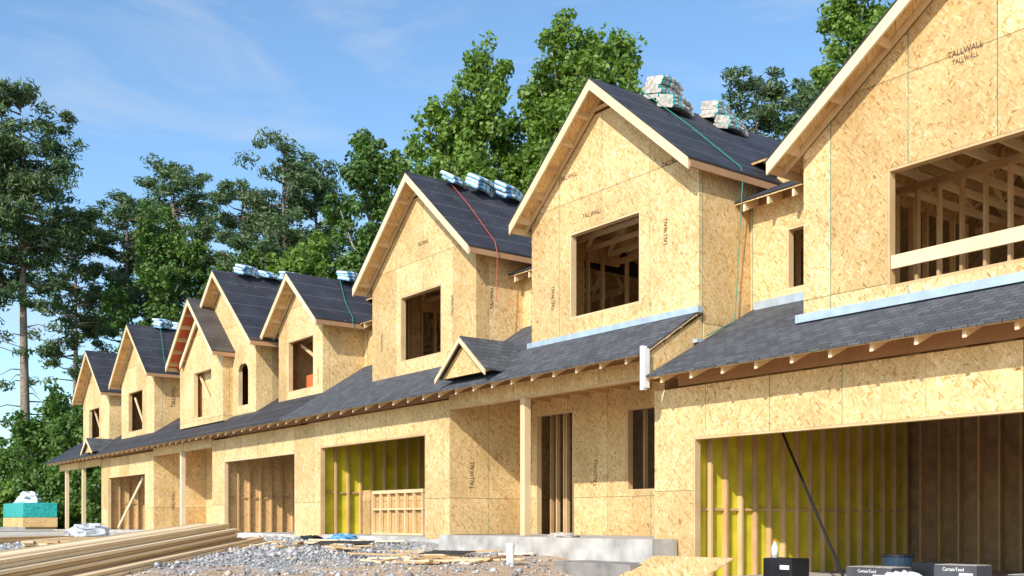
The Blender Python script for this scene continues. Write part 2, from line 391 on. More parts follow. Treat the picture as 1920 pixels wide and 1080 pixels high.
def main_block(H,x0,x1,gaps,zr=7.55):
    R=MB(); D=MB()
    ys,zs=14.1,6.25; yr=17.0
    R.prism([(x0,ys,zs),(x0,yr,zr),(x0,23.4,4.9),(x0,23.4,4.87),(x0,yr,zr-.03),(x0,ys,zs-.03)],(x1-x0,0,0))
    R.make('main_roof',FELT,H)
    D.prism([(x0,ys,zs-.032),(x0,yr,zr-.032),(x0,23.4,4.868),(x0,23.4,4.83),(x0,yr,zr-.07),(x0,ys,zs-.07)],(x1-x0,0,0)); D.make('main_roof_deck',OSBS,H)
    for a,b,z0,holes in gaps:
        wall_y('rear_wall',OSB,H,a,b,z0,5.28,YP2,.11,holes)
        for h in holes: frame(H,*h,YP2)
        wall_y('knee_wall',OSB,H,a,b,5.7,6.24,14.4,.1)
        MB().prism([(a,13.3,5.32),(a,14.398,5.82),(a,14.398,5.79),(a,13.3,5.29)],(b-a,0,0)).make('small_roof',FELT,H)
        MB().prism([(a,13.32,5.285),(a,14.398,5.785),(a,14.398,5.76),(a,13.32,5.26)],(b-a,0,0)).make('small_roof_deck',OSBP,H)
        box('eave_blocking',BRNW,H,a,b,YP2+.03,YP2+.07,5.281,5.43)
        x=a+.15
        while x<b-.1:
            MB().prism([(x,13.34,5.262),(x,13.697,5.42),(x,13.697,5.285),(x,13.34,5.13)],(.045,0,0)).make('rafter_tail',WOODL,H); x+=.5
    hs=[]; x=x0+.5
    while x<x1-1.9: hs.append((x,x+1.6,3.3,4.7)); x+=2.1  # unseen rear openings, added to let daylight into the upper rooms
    wall_y('back_wall',OSBP,H,x0,x1,-.9,4.86,23.0,.11,hs)

def garage(H,x0,x1,zf,ztop,kind,ceil=2.35,depth=6.0,y=11.785,rx=None,bsp=.41,bdep=.09,bm=None,bs=None):
    yb=y+depth; rx=rx or x1+.6; lx=x0-.16
    P=YEL if kind=='yellow' else OSBP
    yy=y+.13; i=0
    box('floor_slab',CONC,H,lx,rx,y+.02,yb,zf-.12,zf)
    while yy<yb-.1:
        w=min(.36,yb-yy)
        box('insulation_panel' if kind=='yellow' else 'inner_panel',P,H,lx-.04,lx+(0.006 if i%2 else 0.0),yy,yy+w-.008,zf,ceil)
        box('stud',STUD,H,lx+.007,lx+.10,yy-.02,yy+.025,zf+.001,ceil-.002)
        yy+=.36; i+=1
    box('wall_blocking',STUD,H,lx+.01,lx+.05,y+.16,yb-.1,zf+1.05,zf+1.09)
    box('inner_wall',bm or OSBS,H,lx,rx,yb,yb+.05,zf,ceil)
    xx=lx+.3
    while xx<rx-.1:
        box('stud',bs or STUD,H,xx,xx+.04,yb-.004-bdep,yb-.004,zf,ceil-.002); xx+=bsp
    box('inner_wall',OSBS,H,rx,rx+.05,y+.13,yb,zf,ceil)
    box('ceiling_deck',OSBS,H,lx,rx,y+.13,yb,ceil+.24,ceil+.28)
    xx=lx+.3
    while xx<rx-.1:
        box('ceiling_joist',STUD,H,xx,xx+.04,y+.14,yb-.31,ceil+.02,ceil+.238); xx+=.6
    frame(H,x0,x1,zf,ztop,y,.12,.035,'garage_opening_frame',False)

Y0=11.785; YU=12.45; YE=11.2
HG='row of unfinished town houses'
# ================================================================= house 2
H=empty('town_house',(-18.2,15,-0.45),'unfinished board-clad town house with two tall gables and post-held porch','house',HG)
wall_y('front_wall',OSB,H,-24.70,-17.95,-.40,2.50,Y0,.11,[(-23.95,-18.89,-.40,1.86)])
garage(H,-23.95,-18.89,-.36,1.86,'yellow')
wall_x('porch_side_wall',OSB,H,-17.951,[(Y0+.112,-.30),(Y0+.112,2.62),(YP2,2.62),(YP2,-.30)])
wall_y('porch_back_wall',OSB,H,-17.95,-11.70,-.30,2.9,YP2,.11,[(-17.50,-16.24,-.30,2.27),(-14.65,-13.2,.55,2.16)])
frame(H,-17.50,-16.24,-.30,2.27,YP2,.13,.04,'door_frame',False); frame(H,-14.65,-13.2,.55,2.16,YP2)
for x in (-17.5,-17.3,-17.05,-16.97,-16.7,-14.6,-14.25,-13.8):
    box('stud',STUD,H,x,x+.04,YP2+.4,YP2+.49,-.3,2.6)
for x in (-18.3,-17.9,-17.5): box('stud',STUDD,H,x,x+.04,YP2+1.5,YP2+1.6,-.3,2.6)
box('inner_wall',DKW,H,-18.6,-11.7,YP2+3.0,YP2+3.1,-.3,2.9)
box('inner_floor',CONCD,H,-18.6,-11.96,YP2+.12,YP2+3,-.4,-.31)
box('porch_beam',OSB,H,-17.945,-11.96,Y0-.02,Y0+.10,2.33,2.60)
box('porch_beam_cap',WOOD,H,-17.945,-11.96,Y0-.03,Y0+.11,2.29,2.327)
box('porch_ceiling',OSBP,H,-17.945,-11.7,Y0+.12,YP2-.002,2.64,2.68)
x=-17.6
while x<-11.9:
    box('porch_joist',STUD,H,x,x+.04,Y0+.115,YP2-.004,2.50,2.638); x+=.6
MB().box(-15.47,-15.33,Y0-.04,Y0+.10,-.29,2.287).make('porch_post',WOODL,H)
MB().box(-17.45,-11.40,11.2,11.74,-1.1,-.30).box(-17.45,-11.96,11.74,YP2-.002,-1.1,-.302).make('porch_slab',CONC,H)
box('foundation_slab',CONC,H,-24.70,-17.46,Y0-.05,Y0+.3,-1.0,-.403,bevel=.01)
box('porch_step',CONCD,H,-12.9,-11.1,10.45,11.19,-1.3,-.66,bevel=.012)
lower_roof(H,[(-25.1,-22.5,YP2),(-22.5,-17.9,YU+.02),(-17.9,-16.05,YP2),(-16.05,-11.58,YU+.02)],YE,2.61,.64,SHX)
tails(H,-25.0,-11.8,YE,2.61,.64,Y0-.03)
minigable(H,-16.52,.86,3.55,2.83,11.08,12.40)
gable(H,-16.02,-11.60,YU,3.40,-13.81,2.38,7.84,.86,holes=[(-14.87,-12.96,3.755,5.37)],right_side=[(YU+.112,2.5),(YU+.112,5.75),(14.7,5.75),(14.7,5.3),(YP2,5.3),(YP2,2.5)])
gable(H,-22.42,-17.94,YU,3.34,-20.12,2.52,7.88,.86,holes=[(-21.09,-19.29,3.70,5.26)],side_zb=4.1)
box('wall_flashing',FLASH,H,-16.05,-11.52,YU-.10,YU-.004,3.355,3.46)
MB().prism([(-11.62,YE+.06,2.16),(-11.62,YE+.06,2.56),(-11.62,YU+.1,3.34),(-11.62,YU+.1,2.5)],(-.06,0,0)).make('roof_end_wall',OSBP,H)
MB().box(-11.64,-11.57,YE-.03,YE+.055,2.02,2.70).box(-11.568,-11.54,YE-.035,YE+.08,2.05,2.66).make('trim_board',WHITE,H)
main_block(H,-24.7,-11.6,[(-17.94,-16.02,4.1,())])
for a in ((-14.25,5.60,False),(-14.9,6.45,False),(-12.35,4.85,True),(-15.35,4.25,True),(-12.2,5.98,False)):
    stamp(H,'TALLWALL',a[0],YU-.006,a[1],'y',a[2])
for a in ((-20.05,6.32,False),(-18.85,4.7,True),(-21.95,4.3,True)): stamp(H,'TALLWALL',a[0],YU-.006,a[1],'y',a[2])
stamp(H,'TALLWALL',-17.935,12.85,4.75,'x',True); stamp(H,'TALLWALL',-17.945,12.35,.95,'x',True,.15); stamp(H,'TALLWALL',-15.55,YP2-.006,.95,'y',True,.14); stamp(H,'TALLWALL',-12.9,YP2-.006,-.2,'y')
# ================================================================= house 1
H=empty('town_house',(-4.6,15,-1.0),'unfinished board-clad town house with wide gable and wide open garage','house',HG)
wall_y('front_wall',OSB,H,-11.94,3.0,-.95,2.07,Y0,.11,[(-11.10,-5.2,-.95,1.28)])
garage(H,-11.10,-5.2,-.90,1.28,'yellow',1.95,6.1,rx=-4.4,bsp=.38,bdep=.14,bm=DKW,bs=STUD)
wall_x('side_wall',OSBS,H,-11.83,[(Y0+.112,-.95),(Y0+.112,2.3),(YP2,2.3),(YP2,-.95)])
box('foundation_slab',CONC,H,-11.96,3,Y0-.03,Y0+.25,-1.4,-.953)
lower_roof(H,[(-11.52,-9.5,YP2),(-9.5,3,YU+.02)],YE,2.24,.53,SHX)
tails(H,-11.4,3,YE,2.24,.53,Y0-.002)
gable(H,-9.54,-2.2,YU,2.86,-5.87,4.0,8.07,.70,holes=[(-8.17,-4.3,3.14,4.76)],ceil=5.0,vent=True,studrow=4.5,side_zb=3.4,tdepth=0,open_side=True)  # unseen right side wall left open so sun reaches the trusses
box('window_rail',WOODL,H,-8.12,-4.35,YU+.02,YU+.06,3.40,3.58)
box('wall_flashing',FLASH,H,-9.60,3,YU-.12,YU-.004,2.87,2.99)
box('wall_flashing',FLASH,H,-11.45,-9.55,YP2-.08,YP2-.004,3.50,3.66)
box('step_flashing',FLASH,H,-11.598,-11.50,12.3,13.55,2.86,2.92)
main_block(H,-11.595,-1.9,[(-11.595,-9.54,3.3,[(-10.84,-10.15,3.75,4.78)])])
for x in (-10.7,-10.35,-10.9,-11.2): box('stud',STUD,H,x,x+.04,14.4,14.49,3.3,5.2)
stamp(H,'TALLWALL',-7.05,YU-.006,5.97,'y',False,.12); stamp(H,'TALLWALL',-7.05,YU-.006,5.86,'y',False,.09)
# ================================================================= house 3
H=empty('town_house',(-31,15,-0.5),'unfinished board-clad town house with dormer and stepped double gable','house',HG)
wall_y('front_wall',OSB,H,-31.45,-24.70,-.42,2.48,Y0+.003,.11,[(-30.47,-25.43,-.42,1.80)])
garage(H,-30.47,-25.43,-.38,1.80,'brown')
wall_x('porch_side_wall',OSB,H,-37.181,[(Y0+.112,-.35),(Y0+.112,2.62),(YP2,2.62),(YP2,-.35)])
wall_y('porch_back_wall',OSB,H,-37.18,-31.3,-.35,2.7,YP2,.11,[(-33.9,-32.6,.3,2.1)])
frame(H,-33.9,-32.6,.3,2.1,YP2)
box('inner_wall',OSBS,H,-37.18,-31.3,YP2+2,YP2+2.1,-.35,2.7)
box('porch_beam',OSB,H,-37.175,-31.455,Y0-.02,Y0+.10,2.28,2.56)
box('porch_ceiling',OSBP,H,-37.17,-31.46,Y0+.12,YP2-.002,2.62,2.66)
box('porch_post',WOODL,H,-34.3,-34.16,Y0-.04,Y0+.10,-.34,2.277)
box('porch_slab',CONC,H,-37.18,-31.46,11.3,YP2+.1,-1.0,-.35)
box('foundation_slab',CONC,H,-31.45,-24.705,Y0-.05,Y0+.3,-1.0,-.423)
lower_roof(H,[(-37.2,-34.5,YP2),(-34.5,-28.8,12.12),(-28.8,-28.0,YP2),(-28.0,-25.1,YU+.02)],YE,2.61,.64,FELT)
tails(H,-37.1,-25.1,YE,2.61,.64,Y0-.03)
gable(H,-27.95,-25.14,YU,3.40,-26.5,1.80,6.84,.84,yb=15.3,holes=[(-27.33,-25.69,3.6,5.07)],side_zb=4.1,ceil=5.15,studrow=2.5)
MB().box(-27.3,-25.5,YU+.5,YU+.54,3.55,3.75).box(-27.3,-25.5,YU+.56,YU+.6,3.55,4.15).make('stored_board',REDW,H)
MB().beam((-27.2,YU+.35,5.0),(-25.8,YU+.35,4.3),.04,.09).make('brace',WOOD,H)
def arch(mb):
    a,b,zt=-30.16,-29.32,4.75; r=(b-a)/2; cx=(a+b)/2; zc=zt-r
    for s in (-1,1):
        poly=[(cx+s*r,12.1,zt)]+[(cx+s*r*math.cos(k*math.pi/16),12.1,zc+r*math.sin(k*math.pi/16)) for k in range(0,9)]
        mb.prism(poly,(0,.11,0))
gable(H,-33.5,-28.77,12.1,3.1,-31.15,2.95,7.76,.86,holes=[(-30.16,-29.32,3.42,4.75)],side_zb=4.1,ext=arch,side_to=YP2,ceil=5.3)
gable(H,-34.45,-30.58,11.80,3.05,-32.5,2.12,7.08,.90,yb=14.0,holes=[(-33.16,-31.54,3.27,4.80)],cover=FELTB,ceil=5.0,fasc=WOODL,studrow=2.0,right_side=[(11.912,3.0),(11.912,5.15),(12.095,5.15),(12.095,3.0)],side_zb=3.3,deck=REDW,fly=REDW)
MB().beam((-33.1,12.0,4.7),(-31.7,12.0,3.4),.04,.09).make('brace',WOOD,H)
main_block(H,-37.4,-24.705,[(-28.77,-27.95,4.1,()),(-25.14,-22.42,4.1,()),(-38.4,-34.45,4.1,())],zr=7.3)
stamp(H,'TALLWALL',-37.175,12.5,.7,'x',True,.17)
stamp(H,'TALLWALL',-25.4,YU-.006,3.9,'y',True)
stamp(H,'TALLWALL',-30.9,12.1-.006,3.8,'y',True)
# ================================================================= house 4
H=empty('town_house',(-44,15,-0.5),'unfinished board-clad town house at row end with two narrow gables','house',HG)
wall_y('front_wall',OSB,H,-43.87,-37.18,-.42,2.46,Y0+.005,.11,[(-42.95,-38.16,-.42,1.72)])
garage(H,-42.95,-38.16,-.38,1.72,'brown')
MB().beam((-42.6,12.1,-.3),(-39.4,12.1,1.6),.04,.12).make('brace',WOODL,H)
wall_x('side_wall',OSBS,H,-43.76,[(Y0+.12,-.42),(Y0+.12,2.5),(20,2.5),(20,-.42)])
box('porch_beam',OSB,H,-50.7,-43.88,Y0-.02,Y0+.10,2.24,2.52)
box('porch_ceiling',OSBP,H,-50.7,-43.88,Y0+.12,YP2,2.58,2.62)
for x in (-49.6,-46.75): box('porch_post',WOODL,H,x,x+.14,Y0-.04,Y0+.10,-.44,2.237)
box('porch_slab',CONC,H,-50.7,-37.18,11.5,YP2+.1,-1.0,-.425)
lower_roof(H,[(-51.2,-48.3,YP2),(-48.3,-44.2,12.22),(-44.2,-42.5,YP2),(-42.5,-38.4,12.22),(-38.4,-37.2,YP2)],YE,2.60,.64,FELT)
tails(H,-51.0,-37.2,YE,2.60,.64,Y0-.03)
gable(H,-42.5,-38.4,12.2,3.1,-40.35,2.38,7.50,.87,holes=[(-41.6,-39.8,3.42,5.0)],side_zb=4.1,ceil=5.2)
gable(H,-48.3,-44.2,12.2,3.1,-46.2,2.25,7.25,.86,holes=[(-47.4,-45.7,3.5,4.85)],side_zb=4.1,ceil=5.1)
for xx in (-41.4,-47.2): MB().beam((xx,12.4,4.8),(xx+1.3,12.4,3.5),.04,.09).make('brace',WOOD,H)
minigable(H,-43.4,.8,3.30,2.75,11.08,12.1)
main_block(H,-49.5,-37.405,[(-44.2,-42.5,4.1,())],zr=7.1)
stamp(H,'TALLWALL',-38.39,12.9,4.6,'x',True,.2)

# ================================================================= shingle bundles
def bundle_mesh(kind):
    n=12; Lh=(.36,.46)[kind]; w=.17; h=.08
    rng=random.Random(kind)
    prof=[(-w,0),(w,0),(w+.015,h*.5),(w-.01,h),(-w+.01,h),(-w-.015,h*.5)]
    vs=[];fs=[];mi=[]
    for i in range(n+1):
        y=-Lh+2*Lh*i/n; sag=-.06*(abs(y)/Lh)**2
        for (a,b) in prof: vs.append((a+rng.uniform(-.012,.012),y,b+sag+rng.uniform(-.008,.008)))
    m=len(prof)
    for i in range(n):
        for k in range(m):
            fs.append((i*m+k,i*m+(k+1)%m,(i+1)*m+(k+1)%m,(i+1)*m+k))
            if kind==0: c=1 if i in (0,4) or (k in (4,5) and i<6) else (2 if rng.random()<.06 else 0)
            else: c=1 if i in (1,2,8) else (2 if i==5 else 0)
            mi.append(c)
    # end caps in two strips: the wrap folds over the lower strip only
    for base,flip in ((0,True),(n*m,False)):
        q=[(base+0,base+1,base+2,base+5),(base+5,base+2,base+3,base+4)]
        for t,f in enumerate(q):
            fs.append(f[::-1] if flip else f); mi.append(1 if (kind==1 and t==0) else 0)
    me=bpy.data.meshes.new('shingle_bundle'); me.from_pydata(vs,[],fs)
    return me,mi
BM=[]
for k,mats in enumerate(((TANW,TEAL,WHITE),(WHITE,BLUEW,TEAL))):
    me,mi=bundle_mesh(k)
    for m in mats: me.materials.append(m)
    me.polygons.foreach_set('material_index',mi); me.update(); BM.append(me)
def bundles(x,y,z,n,k,tilt,rot=0,jit=.10):
    for i in range(n):
        o=bpy.data.objects.new('shingle_bundle',BM[k]); COL.objects.link(o)
        o.location=(x+random.uniform(-.04,.04),y+random.uniform(-.05,.05),z+i*.086)
        o.rotation_euler=(random.uniform(-.03,.03),tilt,math.radians(rot)+random.uniform(-jit,jit))
        meta(o,('paper and teal wrapped bundle of roof shingles stacked on a ridge','blue and white wrapped bundle of roof shingles on a dark roof')[k],'shingle bundle',None,'shingle bundles stacked on the roofs')
R2=-13.81
bundles(R2+.10,13.75,7.80,5,0,.15,15); bundles(R2+.38,13.8,7.56,3,0,.3,15)
bundles(R2+.14,15.2,7.76,4,0,.15,15); bundles(R2+.42,15.25,7.51,3,0,.3,15)
bundles(R2+1.4,17.3,6.9,4,1,.3)
bundles(-19.95,13.3,7.80,2,1,.5,30); bundles(-19.8,13.9,7.76,3,1,.5,25); bundles(-19.75,14.7,7.72,3,1,.5,25)
bundles(-31.0,12.75,7.74,3,1,.3,30); bundles(-31.0,13.6,7.74,2,1,.3,30); bundles(-31.0,14.3,7.74,3,1,.2,30)
bundles(-26.4,14.0,6.84,3,1,.2,30); bundles(-26.3,14.8,6.84,3,1,.2,30)
bundles(-40.3,13.2,7.48,4,1,.2,30); bundles(-40.1,13.9,7.45,3,1,.2,30); bundles(-46.1,14.2,7.25,2,1,.2,30)

def cord(name,pts,mat,label):
    MB().tube(pts,[.009]*len(pts),5).make(name,mat,None,label=label,category='rope')
cord('safety_rope',[(-13.7,13.2,7.85),(-12.6,13.3,6.9),(-11.45,13.3,5.86),(-11.42,13.3,5.6),(-11.5,13.28,4.2),(-11.5,13.2,3.3),(-11.4,12.4,2.95)],ROPE,'thin green safety rope hanging over a roof edge and wall')
cord('safety_rope',[(-20.0,13.1,7.85),(-18.9,12.9,7.0),(-17.6,12.7,5.85),(-17.52,12.7,5.6),(-17.55,12.7,4.6)],ROPER,'thin red safety rope hanging over a dark roof edge')
cord('safety_rope',[(-26.4,13.6,6.86),(-25.3,13.2,5.98),(-24.66,13.1,5.42),(-24.64,13.1,5.1)],ROPE,'thin green safety rope lying over a dormer roof')
cord('safety_rope',[(-40.2,13.0,7.5),(-38.6,12.6,6.15),(-37.95,12.5,5.5)],ROPE,'thin green safety rope lying over a far roof')

# ================================================================= ground
def sstep(a,b,x): t=np.clip((x-a)/(b-a),0,1); return t*t*(3-2*t)
def gh(x,y):
    x=np.asarray(x,float); y=np.asarray(y,float)
    xp=x-.6*np.clip(10.5-y,0,20)
    base=-.46-.14*sstep(-19,-17,xp)-.38*sstep(-14.0,-11.2,xp)
    base=base-.030*np.clip(Y0-y,0,14)*sstep(-42,-34,x)
    near=sstep(-42,-34,x)*sstep(-2,4,y)*(1-sstep(10.2,11.2,y))
    bm=.022*np.sin(x*1.7+np.sin(y*1.3))*np.sin(y*2.1+x*.6)+.014*np.sin(x*4.3+y*2.2)*np.sin(y*5.1-x)
    return base+bm*near
xs=np.concatenate([[-3000,-1500,-700,-350,-200,-140,-100,-80,-70],np.arange(-62,2,.22),[4,8,16,40,100,300,1000,3000]])
ys=np.concatenate([[-3000,-800,-200,-60,-20,-8,-4,-2,-1],np.arange(0,12.4,.22),[14,18,24,34,50,80,140,300,800,3000]])
XX,YY=np.meshgrid(xs,ys); ZZ=gh(XX,YY)
nx,ny=len(xs),len(ys); V=np.stack([XX.ravel(),YY.ravel(),ZZ.ravel()],1)
ii,jj=np.meshgrid(np.arange(nx-1),np.arange(ny-1)); a=(jj*nx+ii).ravel(); F=np.stack([a,a+1,a+1+nx,a+nx],1)
def npmesh(name,V,F,mats,smooth=False):
    me=bpy.data.meshes.new(name); me.vertices.add(len(V)); me.vertices.foreach_set('co',V.astype(np.float32).ravel())
    k=F.shape[1]; me.loops.add(F.size); me.loops.foreach_set('vertex_index',F.astype(np.int32).ravel())
    me.polygons.add(len(F)); me.polygons.foreach_set('loop_start',np.arange(0,F.size,k,dtype=np.int32))
    try: me.polygons.foreach_set('loop_total',np.full(len(F),k,dtype=np.int32))
    except Exception: pass
    if smooth: me.polygons.foreach_set('use_smooth',[True]*len(F))
    for m in mats: me.materials.append(m)
    me.update(calc_edges=True); me.validate(); return me
gm,nt,b=newmat('ground_mix'); g,x,y,z=pos(nt)
def nz(s,d=5,r=.6):
    n=N(nt,'ShaderNodeTexNoise'); n.inputs['Scale'].default_value=s; n.inputs['Detail'].default_value=d; n.inputs['Roughness'].default_value=r
    L(nt,g.outputs['Position'],n.inputs['Vector']); return n.outputs[0]
vo=N(nt,'ShaderNodeTexVoronoi'); vo.inputs['Scale'].default_value=22; L(nt,g.outputs['Position'],vo.inputs['Vector'])
sp=N(nt,'ShaderNodeSeparateColor'); L(nt,vo.outputs['Color'],sp.inputs[0])
grav=ramp(nt,sp.outputs[0],[(0,(0.19,0.185,0.18)),(.5,(0.34,0.335,0.33)),(1,(0.58,0.57,0.56))])
dirt=ramp(nt,nz(3),[(.3,(0.40,0.26,0.155)),(.7,(0.62,0.46,0.31))])
grass=ramp(nt,nz(2),[(.3,(0.07,0.12,0.02)),(.7,(0.16,0.24,0.05))])
sand=ramp(nt,nz(2),[(.3,(0.50,0.43,0.34)),(.7,(0.66,0.58,0.47))])
n1=nz(.8)
dm=M(nt,'MULTIPLY_ADD',M(nt,'ADD',M(nt,'ADD',x,16.2),M(nt,'MULTIPLY',M(nt,'SUBTRACT',n1,.5),9.0)),.6,0.0,True)
c=mix(nt,dm,grav,dirt)
sm=M(nt,'MULTIPLY_ADD',M(nt,'ADD',x,36.0),-.3,0.0,True); c=mix(nt,sm,c,sand)
gmk=M(nt,'MULTIPLY_ADD',M(nt,'ADD',x,M(nt,'ADD',53.0,M(nt,'MULTIPLY',n1,2.0))),-.8,0.0,True); c=mix(nt,gmk,c,grass)
L(nt,c,b.inputs['Base Color']); b.inputs['Roughness'].default_value=.95
bump(nt,b,M(nt,'ADD',vo.outputs['Distance'],nz(12)),.6,.03)
me=npmesh('ground',V,F,[gm],True); o=bpy.data.objects.new('ground',me); COL.objects.link(o); meta(o,None,None,'structure')
rng=np.random.default_rng(3)
n=46000; gx=rng.uniform(-33,-11.5,n); gy=rng.uniform(4.0,11.1,n)
keep=(rng.random(n)<np.clip((-15.2-gx)/3+.25,.14,1)); gx=gx[keep]; gy=gy[keep]; n=len(gx)
s=rng.uniform(.014,.036,n)*(1+(rng.random(n)<.06)*1.2)
base=np.array([(1,0,0),(0,1,0),(-1,0,0),(0,-1,0),(0,0,.8),(0,0,-.6)],float)
tri=np.array([(0,1,4),(1,2,4),(2,3,4),(3,0,4),(1,0,5),(2,1,5),(3,2,5),(0,3,5)])
P=base[None]*s[:,None,None]*rng.uniform(.6,1.3,(n,6,1)); ang=rng.uniform(0,6.28,n); ca,sa=np.cos(ang),np.sin(ang)
Q=P.copy(); Q[:,:,0]=P[:,:,0]*ca[:,None]-P[:,:,1]*sa[:,None]; Q[:,:,1]=P[:,:,0]*sa[:,None]+P[:,:,1]*ca[:,None]
Q+=np.stack([gx,gy,gh(gx,gy)+s*.35],1)[:,None,:]
gs,nt,b=newmat('gravel_stone'); g=N(nt,'ShaderNodeNewGeometry')
L(nt,ramp(nt,g.outputs['Random Per Island'],[(0,(0.155,0.15,0.15)),(.5,(0.35,0.345,0.345)),(.84,(0.56,0.555,0.55)),(1,(0.60,0.46,0.33))]),b.inputs['Base Color']); b.inputs['Roughness'].default_value=.9
me=npmesh('gravel',Q.reshape(-1,3),(tri[None]+np.arange(n)[:,None,None]*6).reshape(-1,3),[gs]); o=bpy.data.objects.new('gravel',me); COL.objects.link(o); meta(o,'loose grey crushed stone scattered on the ground','gravel','stuff')
ROADM=simple('pale_road',(0.52,0.49,0.45),.9,.15,1.0)
MB().add([(-52,-20,-.44),(-45,-20,-.44),(-45,10.6,-.44),(-52,10.6,-.44)],[(0,1,2,3)]).make('road',ROADM,None,kind='structure')
MB().box(-52.2,-52.02,-20,10.6,-.6,-.32).make('kerb',CONC,None,bevel=.02,kind='structure')

# ================================================================= lumber piles
def board_mesh(Ln,w,t):
    mb=MB().box(-Ln/2,Ln/2,-w/2,w/2,0,t); me=bpy.data.meshes.new('lumber_board'); me.from_pydata(mb.v,[],mb.f); me.materials.append(PILE); me.update(); return me
B1=board_mesh(10.6,.135,.044); B2=board_mesh(5.6,.235,.05); B3=board_mesh(2.0,.12,.03); B4=board_mesh(.75,.09,.03); B5=board_mesh(10.5,.135,.044)
def put(me,x,y,z,rz,rx=0,ry=0,label='long pale timber board in a stacked pile on the ground',group='boards in the timber piles',name='lumber_board'):
    o=bpy.data.objects.new(name,me); COL.objects.link(o); o.location=(x,y,z); o.rotation_euler=(rx,ry,rz)
    meta(o,label,'timber board',None,group)
def pile(me,cx,cy,ang,rows,layers,zb,tilt=0,w=.2,step=.056,stag=.3,fan=0.0,shift=0.0,loose=0.0):
    ca,sa=math.cos(ang),math.sin(ang)
    for k in range(layers):
        rr=rows-(1 if k>=layers-2 else 0)
        lay=random.uniform(-loose,loose); lsl=random.uniform(-stag,stag)
        for r in range(rr):
            top=fan if k>=layers-2 else fan*.25
            off=(r-(rows-1)/2)*w+random.uniform(-.006,.006)+lay; sl=lsl+random.uniform(-stag,stag)*.6+shift*(k//3)
            z=zb+k*step+random.uniform(0,.003)-math.sin(tilt)*sl
            put(me,cx-sa*off+ca*sl,cy+ca*off+sa*sl,z,ang+random.uniform(-.0015,.0015)+top*random.uniform(-1,1),0,tilt)
ang=math.atan2(-.5983,.8013)
pile(B1,-16.25,4.70,ang,6,9,-.72,.040,.142,.051,.28,.006,.12,.03)
pile(B5,-16.75,5.78,ang+.010,4,4,-.74,.034,.142,.051,.35,.004,.1,.03)
pile(B2,-26.0,6.4,ang+.25,5,3,-.60,.0,.25)
pile(B2,-30,5.6,ang-.1,4,3,-.62,.0,.25)
def onb(x,y): return float(gh(x,y))
k=0
while k<44:
    x=random.uniform(-21,-13.4); y=random.uniform(8.4,10.8)
    if -18.5<x<-15.5 and y>10.2: continue
    put(B4 if k%4 else B3,x,y,onb(x,y)+.015+random.uniform(0,.03),random.uniform(0,3.1),0,random.uniform(-.04,.04),'short timber offcut lying on gravel and dirt','timber offcuts scattered on the ground','timber_offcut'); k+=1
def sheet(name,x,y,z,w,d,rot,tilt,mat,label,cat):
    mb=MB().box(-w/2,w/2,-d/2,d/2,0,.012); me=bpy.data.meshes.new(name); me.from_pydata(mb.v,[],mb.f); me.materials.append(mat)
    o=bpy.data.objects.new(name,me); COL.objects.link(o); o.location=(x,y,z); o.rotation_euler=(tilt,0,rot); meta(o,label,cat)
sheet('board_sheet',-10.45,10.55,-.76,1.45,1.3,.12,.33,OSBP,'loose strand board sheet lying tilted on the ground','board sheet')
sheet('felt_scrap',-18.6,9.7,onb(-18.6,9.7)+.06,1.1,.7,.9,.05,FELT,'dark felt sheet scrap lying on gravel','felt scrap')
sheet('felt_scrap',-15.3,10.0,onb(-15.3,10.0)+.07,.9,.5,.3,.08,FELT,'dark felt sheet scrap lying on dirt','felt scrap')
def crumple(name,x,y,z,r,h,mat,label,cat,seed=0,n=14):
    rg=random.Random(seed); mb=MB(); vs=[]; fs=[]
    for j in range(n//2+1):
        for i in range(n):
            t=2*math.pi*i/n; f=j/(n//2); rr=r*math.cos(f*math.pi/2)**.6*rg.uniform(.75,1.2) if f<1 else 0.001
            vs.append((x+rr*math.cos(t)*1.3,y+rr*math.sin(t),z+h*math.sin(f*math.pi/2)*rg.uniform(.7,1.15)))
    for j in range(n//2):
        for i in range(n):
            i2=(i+1)%n; fs.append((j*n+i,j*n+i2,(j+1)*n+i2,(j+1)*n+i))
    fs.append(tuple(range(n))[::-1])
    mb.add(vs,fs); return mb.make(name,mat,None,label=label,category=cat)
crumple('plastic_wrap',-21.0,10.9,-.5,.35,.18,BLUEW,'crumpled blue wrapper lying beside a garage slab','wrapper',1)
crumple('plastic_wrap',-20.2,11.2,-.52,.3,.15,WHITE,'crumpled white wrapper lying beside a garage slab','wrapper',2)
crumple('plastic_wrap',-22.0,10.6,-.5,.3,.14,BLACK,'crumpled black wrapper lying beside a garage slab','wrapper',8)
crumple('plastic_wrap',-25.5,10.6,-.5,.4,.16,WHITE,'crumpled white wrapper lying on gravel','wrapper',9)
crumple('plastic_wrap',-16.4,10.3,onb(-16.4,10.3),.3,.12,TANW,'crumpled brown paper lying on dirt','wrapper',10)
crumple('plastic_wrap',-13.9,11.5,-.30,.25,.08,TANW,'crumpled paper wrapper lying on the porch slab','wrapper',3)
crumple('plastic_bag',-34.5,8.9,-.56,.7,.42,PLAST,'crumpled clear plastic sheeting heaped on the ground','plastic sheeting',4)
crumple('plastic_bag',-7.35,11.5,-.95,.25,.30,PLAST,'crumpled clear plastic bag beside cartons','plastic bag',5)
MB().tube([(-12.9,9.6,-1.2),(-12.9,9.6,-.42)],[.06,.06],20).tube([(-12.9,9.6,-.42),(-12.9,9.6,-.36)],[.068,.068],20).make('drain_pipe',WHITE,None,smooth=False,label='white plastic drain pipe standing upright in dirt',category='pipe')
MB().tube([(-8.45,11.95,-.9+.02),(-10.54,13.2,1.42)],[.022,.022],8).make('steel_pole',BLACK,None,label='dark steel pole leaning diagonally inside a garage',category='pole')
